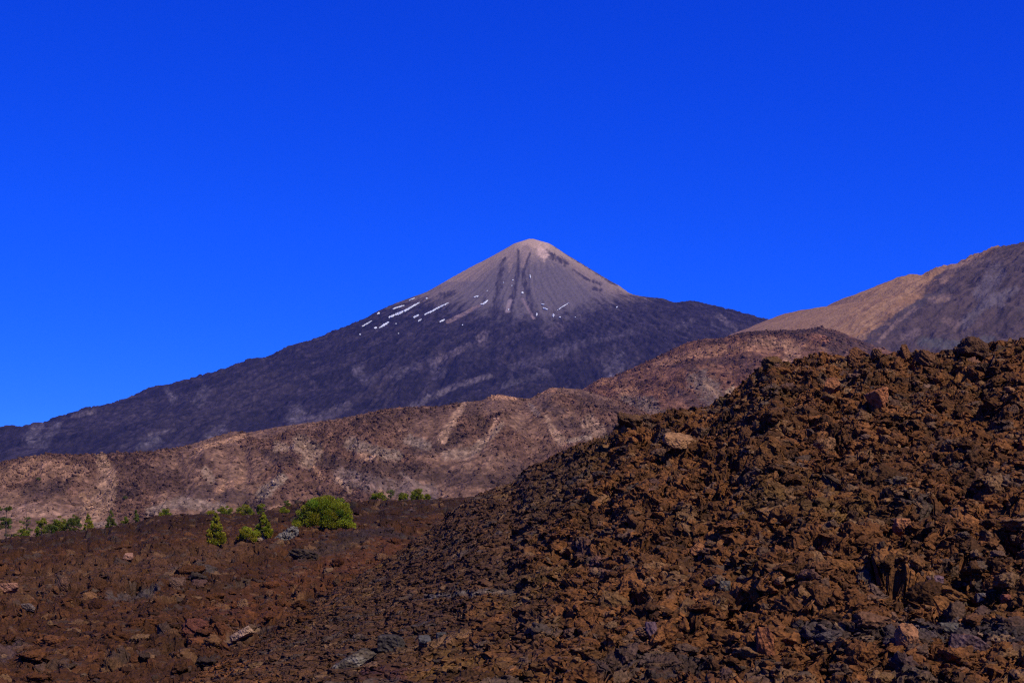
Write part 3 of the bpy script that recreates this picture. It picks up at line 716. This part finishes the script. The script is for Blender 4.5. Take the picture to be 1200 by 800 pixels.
def strew(name, label, hill, colf, n, px0, px1, smin, smax, seed, lavaf):
    r_ = np.random.default_rng(seed)
    px = r_.uniform(px0, px1, n); u = (px-600)/F; dc = hill.dc(px); d0 = hill.d0(px)
    d = d0+(dc-d0)*r_.uniform(.02, 1.0, n)
    x = u*d; y = d
    keep = r_.uniform(0, 1, n) < .12+.88*lavaf(x, y)
    x, y, d = x[keep], y[keep], d[keep]; n = len(x)
    z = hill.z(x, y)
    size = smin*(1-r_.uniform(0, 1, n)*(1-(smin/smax)**2.3))**(-1/2.3)
    base = colf(np.stack([x, y, z], 1))*r_.uniform(.45, 1.25, n)[:, None]
    V, Fc, Cc = [], [], []; off = 0
    for k in range(8):
        idx = np.arange(k, n, 8); pv, pf = rock_shape(1, 700+k, .1, 8)
        w = np.einsum('nij,vj->nvi', rand_rot(len(idx), r_), pv)*(size[idx]*.5)[:, None, None]
        w += np.stack([x[idx], y[idx], z[idx]+size[idx]*.12], 1)[:, None].astype(f32)
        V.append(w.reshape(-1, 3)); m = len(pv)
        Fc.append((pf[None]+(np.arange(len(idx))*m)[:, None, None]).reshape(-1, 3)+off); off += m*len(idx)
        Cc.append(np.repeat(base[idx], m, axis=0))
    o = make_mesh(name, np.concatenate(V), np.concatenate(Fc), M_mid, np.clip(np.concatenate(Cc), .01, .8))
    tag(o, label, 'rubble', kind='stuff')
strew('lava_blocks', 'dark and rusty blocks strewn over the long brown ridge', hill_near, col_h1, 42000, -40, 760, 1.1, 6.0, 21, lambda x, y: sstep(-.18, .2, fbm(x/110, y/170, 4, 68, .6)))
strew('lava_blocks', 'reddish blocks strewn over the lava hill below the right mountain', hill_far, col_h2, 14000, 660, 1080, 1.8, 9.0, 22, lambda x, y: sstep(-.18, .2, fbm(x/150, y/190, 4, 168, .6)))

# heap of grey stones beside the big pine
def stone_pile():
    c = hit(valley, 335, 633, 150, 330)
    r_ = np.random.default_rng(5); V, Fc, Cc = [], [], []; off = 0
    W = 29*c[1]/F; H = 15*c[1]/F
    for k in range(150):
        t = r_.uniform(-1, 1); q = r_.uniform(0, 1)
        s = r_.uniform(.28, .7)
        x = t*W*.5*(1-.35*q)+.12*W*q; z = q*H*(1-.55*max(0, -t)); yy = r_.uniform(-.5, .5)+q*1.2
        pv, pf = rock_shape(2, 300+k, .1, 9, (1, .8, .62))
        R = rand_rot(1, r_)[0]
        V.append(pv@R.T*s*.62+np.array([x, yy, z], f32)); Fc.append(pf+off); off += len(pv)
        g = r_.uniform(.12, .3); Cc.append(np.tile(np.array([[g*1.1, g*.92, g*.7]], f32), (len(pv), 1)))
    o = make_mesh('stone_pile', np.concatenate(V), np.concatenate(Fc), M_fg, np.concatenate(Cc))
    o.location = c; tag(o, 'heap of pale grey stones stacked just left of the big pine', 'stone pile')
    c = hit(valley, 306, 632, 150, 330)
    pv, pf = rock_shape(4, 977, .1, 9); w = 12*c[1]/F
    o = make_mesh('boulder', pv*np.array([w*.5, w*.4, w*.28], f32), pf, M_fg, np.tile(np.array([[.36, .25, .17]], f32), (len(pv), 1)))
    o.location = c; tag(o, 'pale tan stone at the foot of the small bright pine', 'boulder', G_VAL)
stone_pile()

# ------------------------------------------------------------------ snow patches on the volcano
def snow_patch(pts, w0, w1, label, seed):
    """a thin sheet of snow following the slope"""
    L = sum(math.hypot(pts[i+1][0]-pts[i][0], pts[i+1][1]-pts[i][1]) for i in range(len(pts)-1)) if len(pts) > 1 else 0
    if len(pts) == 1: pts = [(pts[0][0]-w0*.7, pts[0][1]+w0*.25), (pts[0][0]+w0*.7, pts[0][1]-w0*.25)]; L = w0*1.5
    n = max(8, int(L*2)); m = 4
    seg = [0]
    for i in range(len(pts)-1): seg.append(seg[-1]+math.hypot(pts[i+1][0]-pts[i][0], pts[i+1][1]-pts[i][1]))
    s = np.linspace(0, seg[-1], n)
    cx = np.interp(s, seg, [p[0] for p in pts]); cy = np.interp(s, seg, [p[1] for p in pts])
    tx = np.gradient(cx); ty = np.gradient(cy); tl = np.hypot(tx, ty); nx, ny = -ty/tl, tx/tl
    tt = s/seg[-1]
    wid = (w0+(w1-w0)*tt)*.36*np.sqrt(np.clip(1-(2*tt-1)**4, .03, 1))
    up = wid*np.clip(1+1.3*fbm(s*.5, s*0+seed, 3, 3, .7), .12, 3); dn = wid*np.clip(1+1.3*fbm(s*.5, s*0+seed+.5, 3, 4, .7), .12, 3)
    top = []
    d = np.linspace(5750, 7500, 330)
    for i in range(n):
        for j in range(m+1):
            q = -dn[i]+(up[i]+dn[i])*j/m
            px, py = cx[i]+nx[i]*q, cy[i]+ny[i]*q
            u = (px-600)/F
            e = 600-F*z_volcano(u*d, d)/d
            k = np.where(e <= py)[0]; k = k[0] if len(k) else int(np.argmin(e))
            top.append((u*d[k], d[k], (600-py)/F*d[k]))
    top = np.array(top, f32)
    N = len(top)
    c = top.mean(0)
    back = top+np.array([0, 5, -3], f32); top = top+np.array([0, -5, 1.6], f32)
    g = grid_faces(n, m+1); faces = [g, g[:, ::-1]+N]
    ring = [i*(m+1) for i in range(n)] + [(n-1)*(m+1)+j for j in range(1, m+1)] + [i*(m+1)+m for i in range(n-2, -1, -1)] + [j for j in range(m-1, 0, -1)]
    ring = np.array(ring); nxt = np.roll(ring, -1)
    faces.append(np.stack([ring, nxt, nxt+N, ring+N], 1))
    o = make_mesh('snow_patch', np.concatenate([top, back])-c, np.concatenate(faces), M_snow, smooth=True)
    o.location = c
    tag(o, label, 'snow', 'snow patches on the volcano')
SPECK = 'tiny white snow speck on the dark flank of the volcano'
SN = [([(492,354.5),(475,364),(455,372.5)], 1.8, 3.6, 'longest snow streak, slanting across the left shoulder of the volcano'),
 ([(474,358),(467,360),(460,362.5)], 1.6, 2.4, 'short snow streak just above the longest one'),
 ([(445,366.5),(442,368.5)], 2.6, 2, 'small snow blob near the skyline left of the longest streak'),
 ([(436,376),(424,383)], 1.3, 1.5, 'thin snow streak nearest the left skyline'),
 ([(456,377.5),(450,381),(444,385)], 3, 2, 'stubby snow streak below the lower end of the longest one'),
 ([(440,384.5)], 2.6, 2.6, 'round snow spot beside the stubby streak'),
 ([(526,355),(515,360),(508,364),(497,369)], 1.6, 2.6, 'second longest snow streak, right of the longest one'),
 ([(491,369),(484,372.5)], 2, 2.6, 'snow smear at the lower left end of the second longest streak'),
 ([(494,374),(490,377)], 1.8, 1.4, 'little snow dab under the second longest streak'),
 ([(521.5,374.5),(515,377.5)], 1.5, 2.2, 'short snow dash below and right of the second longest streak'),
 ([(561,347),(555,348.5)], 1.8, 1.6, 'snow dash highest on the left of the dark gullies'),
 ([(572,352),(566,356.5),(563,357)], 1.8, 3, 'bent snow mark left of the dark gullies'),
 ([(621,322),(621.3,326)], 1.5, 2, 'highest snow mark, in the right gully of the cone'),
 ([(611,343),(613.5,343.5)], 3, 2.6, 'bright snow spot in the middle of the dark gullies'),
 ([(634,356.5),(638,357)], 1.8, 1.6, 'upper snow dash of the stacked pair right of the gullies'),
 ([(636,361),(642,363)], 2.2, 1.6, 'lower snow dash of the stacked pair right of the gullies'),
 ([(629,367),(629,370.5)], 2, 2, 'upright snow mark below the stacked pair'),
 ([(648.5,368),(648,371.5)], 3, 3, 'chunky snow spot right of the upright mark'),
 ([(667,375-20),(660,359),(653,364)], .8, .9, 'fine curved snow line on the right side of the cone'),
 ([(486,349.5),(479,352.5)], 1, .9, 'thin snow sliver right on the left skyline')]
SN += [([p], s, s, SPECK) for p, s in [((500,350),1.6), ((656,372),1.5), ((674,372),1.1), ((723,360),1.5), ((601,328.5),1.2), ((596,363),1.3), ((467,391),1.0), ((542,381),1.2), ((422,392),1.2), ((464,379.5),1.0), ((571,341),1.0), ((590,331.5),.9), ((600,335),1.0)]]
for i, (pts, w0, w1, lab) in enumerate(SN): snow_patch(pts, w0, w1, lab, i*3.3)
print('snow', time.time()-T0)

# ------------------------------------------------------------------ trees
def tube(pts, radii, sides=7):
    V, Fc = [], []
    pts = np.array(pts, float)
    for i, (p, r) in enumerate(zip(pts, radii)):
        t = pts[min(i+1, len(pts)-1)]-pts[max(i-1, 0)]; t /= np.linalg.norm(t)+1e-9
        a = np.cross(t, (0.3, 1, .1)); a /= np.linalg.norm(a); b = np.cross(t, a)
        for k in range(sides):
            an = 2*math.pi*k/sides
            V.append(p+r*(math.cos(an)*a+math.sin(an)*b))
    for i in range(len(pts)-1):
        for k in range(sides):
            Fc.append([i*sides+k, i*sides+(k+1) % sides, (i+1)*sides+(k+1) % sides, (i+1)*sides+k])
    return np.array(V, f32), np.array(Fc, np.int32)

def tree(name, cat, label, group, pos, W, H, shape, dens=1.0, tint=(.085, .125, .018), seed=0, sparse=0.0):
    r_ = np.random.default_rng(900+seed)
    root = bpy.data.objects.new(name, None); COL.objects.link(root); root.empty_display_size = .5
    root.location = pos; root.rotation_euler = (0, 0, 0)
    tag(root, label, cat, group)
    # clumps: list of (centre, radius)
    cl = []
    if shape == 'cone':
        lev = max(8, int(H*3))
        for i in range(lev):
            t = i/(lev-1); rad = W*.5*(1-t)**.8*(.85+.3*r_.random())+.12
            for k in range(max(1, int(2+rad*4.5))):
                an = r_.uniform(0, 2*math.pi); q = rad*math.sqrt(r_.uniform(.15, 1))
                cl.append(((q*math.cos(an), q*math.sin(an), H*(.06+.9*t)+r_.uniform(-.15, .15)), r_.uniform(.25, .42)*(.45+.6*(1-t))))
    elif shape == 'big':
        prof = tab([(-.5,.30),(-.42,.42),(-.34,.6),(-.26,.78),(-.18,.93),(-.08,.98),(.05,1.0),(.16,.97),(.28,.93),(.38,.82),(.44,.66),(.5,.3)])
        for k in range(130):
            t = r_.uniform(-.47, .47); yy = r_.uniform(-1, 1); top = float(prof(t))*math.sqrt(max(.1, 1-(yy*.8)**2))
            lo = .03 if t < .3 else .1
            q = r_.uniform(0, 1)**.85
            cl.append(((t*W, yy*W*.4, H*(lo+(top-lo)*q*.93)), r_.uniform(.5, .95)))
        for k in range(9): cl.append(((W*r_.uniform(.3, .52), r_.uniform(-1, .5), H*r_.uniform(.06, .2)), r_.uniform(.4, .7)))
        for k in range(6): cl.append(((-W*r_.uniform(.36, .5), r_.uniform(-1, .5), H*r_.uniform(.08, .3)), r_.uniform(.4, .65)))
    elif shape == 'tuft':         # bare stem with a flat tuft on top, denser lower down
        for k in range(9): cl.append(((r_.uniform(-.32, .32)*W, r_.uniform(-.3, .3)*W, H*r_.uniform(.88, .98)), r_.uniform(.3, .5)))
        for k in range(26):
            t = r_.random(); an = r_.uniform(0, 2*math.pi); rad = W*.5*(1-.55*t)
            cl.append(((rad*math.cos(an)*r_.uniform(.3, 1), rad*math.sin(an), H*(.06+.6*t)), r_.uniform(.35, .7)))
    elif shape == 'thin':
        for k in range(16):
            t = r_.random(); an = r_.uniform(0, 2*math.pi); rad = W*.45*r_.uniform(.4, 1)
            cl.append(((rad*math.cos(an), rad*math.sin(an), H*(.2+.75*t)), r_.uniform(.22, .42)))
    else:                         # round / bush
        n = int(14+W*H*1.6)
        for k in range(n):
            an = r_.uniform(0, 2*math.pi); el = r_.uniform(-.3, 1); q = r_.uniform(.5, 1)
            ce = math.sqrt(max(0, 1-max(el, 0)**2))
            cl.append(((q*ce*math.cos(an)*W*.42, q*ce*math.sin(an)*W*.4, H*.3+q*el*H*.58), r_.uniform(.3, .62)*min(1, .45+W*.12)))
    # trunk and limbs
    th = H*(.93 if shape in ('cone', 'tuft', 'thin') else .6); r0 = .05+H*.018
    lean = r_.uniform(-.04, .04)*H
    zt = np.linspace(-.4, th, 7)
    path = [(lean*(z/H)+math.sin(z*1.3+seed)*.05, math.cos(z+seed)*.05, z) for z in zt]
    tv, tf = tube(path, [r0*(1-.85*i/6) for i in range(7)])
    V, Fc = [tv], [tf]; off = len(tv)
    for (c, r) in cl[::max(1, len(cl)//14)]:
        zb = max(.15, min(th*.95, c[2]-.25*H*.3)); b = (lean*(zb/H), 0, zb)
        mid = tuple((b[k]+c[k])/2+(.1 if k == 2 else 0) for k in range(3))
        v2, f2 = tube([b, mid, c], [r0*.4, r0*.25, r0*.1], 5)
        V.append(v2); Fc.append(f2+off); off += len(v2)
    make_mesh('trunk', np.concatenate(V), np.concatenate(Fc), M_bark, smooth=True, parent=root)
    # needle tufts
    P, Cc = [], []
    for (c, r) in cl:
        n = int((170*r*r+(26 if H > 5 else 50))*dens)
        if r_.random() < sparse: n = n//4
        p = r_.normal(size=(n, 3)); p /= np.linalg.norm(p, axis=1)[:, None]
        p *= (r_.uniform(.25, 1, n)**.5)[:, None]*r*np.array([1.1, 1.1, .75])
        P.append(p+np.array(c))
        t = np.array(tint)*r_.uniform(.65, 1.25)
        cc = t[None]*r_.uniform(.75, 1.3, (n, 1))*np.array([1+.15*r_.normal(), 1, 1])
        Cc.append(cc)
    P = np.concatenate(P); Cc = np.concatenate(Cc); n = len(P)
    P[:, 2] = np.maximum(P[:, 2], .03)
    # every tuft: two crossed slim blades pointing up and out
    out = P-np.array([0, 0, H*.3]); out /= np.linalg.norm(out, axis=1)[:, None]+1e-6
    dirv = out*.6+np.array([0, 0, .7])+r_.normal(size=(n, 3))*.45; dirv /= np.linalg.norm(dirv, axis=1)[:, None]
    sd = np.cross(dirv, r_.normal(size=(n, 3))); sd /= np.linalg.norm(sd, axis=1)[:, None]+1e-6
    s2 = np.cross(dirv, sd)
    ln = r_.uniform(.16, .34, (n, 1)); wd = r_.uniform(.035, .07, (n, 1))
    vs, cs = [], []
    for s in (sd, s2):
        vs.append(np.stack([P-s*wd*.4, P+s*wd*.4, P+dirv*ln+s*wd, P+dirv*ln-s*wd], 1)); cs.append(np.repeat(Cc[:, None], 4, 1))
    vs = np.concatenate(vs).reshape(-1, 3); cs = np.concatenate(cs).reshape(-1, 3)
    make_mesh('crown', vs, np.arange(len(vs)).reshape(-1, 4), M_leaf, np.clip(cs, .005, .4), parent=root)
    return root

GREEN = (.29, .295, .016); DARK = (.15, .17, .026); YEL = (.3, .285, .018); MIDG = (.245, .25, .02)
def at_valley(px, py):
    return hit(valley, px, py, 150, 330)
def behind(px, py, d):
    """foot of a plant that stands a little beyond the rim of the field"""
    u = (px-600)/F
    return np.array([u*d, d, float(valley.z(np.array([u*d]), np.array([d]))[0])])
# px left, px right, py top, py base, shape, tint, where (None: on the field, else metres), sparse, label
TR = [
 (-6,20,596,634,'tuft',DARK,326,.0,'pine_tree','tall dark pine at the left edge with a small tuft above its crown'),
 (24,37,600,627,'thin',DARK,328,.5,'pine_tree','thin half bare pine with a dark stem, second from the left edge'),
 (41,56,603,627,'round',MIDG,326,.1,'pine_tree','rounded upright pine right of the half bare one'),
 (61,79,604,623,'round',MIDG,327,.2,'pine_tree','broad light green pine touching the dark wide crown on its right'),
 (77,96,602,622,'round',DARK,326,.1,'pine_tree','wide dark pine with a raised point on its right side'),
 (98,109,606,620,'cone',YEL,326,.2,'pine_tree','small yellowish pine right of the wide dark crown'),
 (125,135,600,620,'cone',DARK,330,.0,'pine_tree','slim dark pointed pine alone against the brown hill'),
 (143,151,604,613,'round',MIDG,328,.1,'shrub','low round shrub right of the slim dark pine'),
 (156,163,600,611,'cone',DARK,327,.1,'pine_tree','tiny dark pine where the lava rim rises'),
 (186,202,597,606,'bush',MIDG,323,.3,'shrub','flat olive bush on top of the lava rim'),
 (243,253,597,605,'bush',YEL,322,.4,'shrub','small faded bush at the left of the rim above the pointed pine'),
 (254,273,593,607,'bush',MIDG,321,.2,'shrub','wide loose bush on the rim above the pointed pine'),
 (277,298,591,606,'bush',MIDG,321,.2,'shrub','wide loose bush on the rim right of the other wide one'),
 (302,309,589,602,'thin',MIDG,322,.1,'shrub','slender upright bush on the rim above the bright pine'),
 (333,340,585,595,'bush',DARK,322,.1,'shrub','small dark bush on the rim left of the big pine'),
 (243,263,604,638,'cone',YEL,None,.0,'pine_tree','tallest pointed young pine, alone on the lava field'),
 (279,300,617,636,'bush',GREEN,None,.1,'shrub','low green bush between the two pointed young pines'),
 (301,317,604,630,'cone',GREEN,None,.0,'pine_tree','bright green pointed young pine left of the stone heap'),
 (328,338,606,623,'cone',YEL,312,.0,'pine_tree','small pointed pine rising behind the stone heap'),
 (433,453,577,589,'bush',MIDG,322,.2,'shrub','loose bush on the rim right of the big pine'),
 (455,461,575,588,'thin',DARK,323,.7,'shrub','nearly bare grey twig bush on the rim'),
 (467,477,577,590,'round',MIDG,322,.0,'shrub','small round green bush right of the bare twigs'),
 (480,498,573,589,'round',MIDG,322,.05,'pine_tree','roundest small pine at the right end of the rim'),
 (496,506,581,589,'bush',YEL,321,.3,'shrub','low yellow green bush at the foot of the roundest small pine'),
 (18,34,618,631,'bush',MIDG,322,.4,'shrub','low bush under the half bare pine'),
 (52,68,614,628,'bush',DARK,322,.4,'shrub','low bush between the rounded pine and the broad light one'),
]
for i, (x0, x1, y0, y1, shape, tint, where, sp, kind, label) in enumerate(TR):
    cx = (x0+x1)/2; x0 -= 1.2; x1 += 1.2; y0 -= 1.5 if x0 > 115 else 3.5
    p = at_valley(cx, y1) if where is None else behind(cx, y1, where)
    d = p[1]; W = (x1-x0)*d/F; top = (600-y0)/F*d; H = max(1.0, top-p[2])
    tree(kind, 'pine' if kind == 'pine_tree' else 'shrub', label, 'pines along the lava field' if kind == 'pine_tree' else 'bushes along the lava field', p, W, H, shape, 1.0, tint, i, sp)
p = at_valley(378, 621.5)
d = p[1]; top = (600-580)/F*d
tree('pine_tree', 'pine', 'largest pine, a wide bright green mound on the lava field', 'pines along the lava field', p, 66*d/F, top-p[2], 'big', 1.3, GREEN, 77)
for k, (px, py, w) in enumerate([(45, 563, 6), (147, 585, 7)]):
    p = hit(hill_near, px, py, 850, 1600); d = p[1]
    tree('shrub', 'shrub', ['lone dark shrub high on the brown ridge at left', 'lone dark shrub at the edge of the pale scree on the brown ridge'][k], 'shrubs on the brown ridge', p, w*d/F, 4.2, 'bush', .5, DARK, 80+k)
print('trees', time.time()-T0)

# ------------------------------------------------------------------ ground, haze, sky, sun, camera
gx = np.linspace(-20000, 20000, 81); GXX, GYY = np.meshgrid(gx, gx)
gv = np.stack([GXX.ravel(), GYY.ravel(), np.full(GXX.size, -42.0)], 1)
o = make_mesh('ground', gv, grid_faces(81, 81), M_ground, np.tile(np.array([[.13, .085, .07]], f32), (len(gv), 1)), smooth=True)
tag(o, 'wide brown plain under the hills', 'ground', kind='structure')

HAZE = True
if HAZE:
    s = 20500.0; zb, zt = -44.0, 1600.0
    hv = [(-s,-s,zb),(s,-s,zb),(s,s,zb),(-s,s,zb),(-s,-s,zt),(s,-s,zt),(s,s,zt),(-s,s,zt)]
    hf = [(3,2,1,0),(4,5,6,7),(0,1,5,4),(1,2,6,5),(2,3,7,6),(3,0,4,7)]
    m = bpy.data.materials.new('haze'); m.use_nodes = True; nt = m.node_tree
    for n in list(nt.nodes):
        if n.type == 'BSDF_PRINCIPLED': nt.nodes.remove(n)
    pv = nt.nodes.new('ShaderNodeVolumePrincipled')
    pv.inputs['Color'].default_value = (.09, .2, 1.0, 1); pv.inputs['Density'].default_value = 1.5e-5; pv.inputs['Anisotropy'].default_value = 0.0
    nt.links.new(pv.outputs['Volume'], nt.nodes['Material Output'].inputs['Volume'])
    o = make_mesh('haze', hv, hf, m); tag(o, 'thin blue air over the whole valley', 'haze', kind='stuff')

SUN_EL, SUN_AZ = math.radians(50), math.radians(138)       # azimuth clockwise from +Y (the view direction)
w = bpy.data.worlds.new('World'); C.world = w; w.use_nodes = True
nt = w.node_tree; bg = nt.nodes['Background']
sk = nt.nodes.new('ShaderNodeTexSky'); sk.sky_type = 'NISHITA'; sk.sun_disc = False
sk.sun_elevation = SUN_EL; sk.sun_rotation = SUN_AZ
sk.altitude = 2200; sk.air_density = .5; sk.dust_density = 0.0; sk.ozone_density = 4.0
sp = nt.nodes.new('ShaderNodeSeparateColor'); cb = nt.nodes.new('ShaderNodeCombineColor')
nt.links.new(sk.outputs['Color'], sp.inputs[0])
for ch, (k_, g_) in enumerate([(.05, 2.1), (.5, 1.14), (4.05, .7)]):      # deep polarised blue of the photograph
    pw = nt.nodes.new('ShaderNodeMath'); pw.operation = 'POWER'; pw.inputs[1].default_value = g_
    ml = nt.nodes.new('ShaderNodeMath'); ml.operation = 'MULTIPLY'; ml.inputs[1].default_value = k_
    nt.links.new(sp.outputs[ch], pw.inputs[0]); nt.links.new(pw.outputs[0], ml.inputs[0]); nt.links.new(ml.outputs[0], cb.inputs[ch])
nt.links.new(cb.outputs[0], bg.inputs['Color']); bg.inputs['Strength'].default_value = .1

sl = bpy.data.lights.new('sun', 'SUN'); sl.energy = 4.6; sl.angle = math.radians(.5); sl.color = (1, .93, .8)
so = bpy.data.objects.new('sun', sl); COL.objects.link(so)
dirs = np.array([math.sin(SUN_AZ)*math.cos(SUN_EL), math.cos(SUN_AZ)*math.cos(SUN_EL), math.sin(SUN_EL)])
from mathutils import Vector
so.rotation_euler = Vector(dirs).to_track_quat('Z', 'Y').to_euler()
so.location = (200, -100, 300)

cam = bpy.data.cameras.new('camera'); co = bpy.data.objects.new('camera', cam); COL.objects.link(co)
cam.sensor_width = 36; cam.lens = F*36/1200; cam.shift_y = 200/1200
cam.clip_start = .5; cam.clip_end = 60000
co.rotation_euler = (math.pi/2, 0, 0); co.location = (0, 0, 0)
C.camera = co
C.cycles.use_denoising = False; C.cycles.filter_width = 1.2
C.cycles.sample_clamp_indirect = 1.0; C.cycles.sample_clamp_direct = 4.0
C.cycles.volume_bounces = 0; C.cycles.max_bounces = 6; C.cycles.diffuse_bounces = 3
C.view_settings.view_transform = 'Standard'; C.view_settings.look = 'None'; C.view_settings.exposure = 0.0; C.view_settings.gamma = 1
print('script', time.time()-T0)
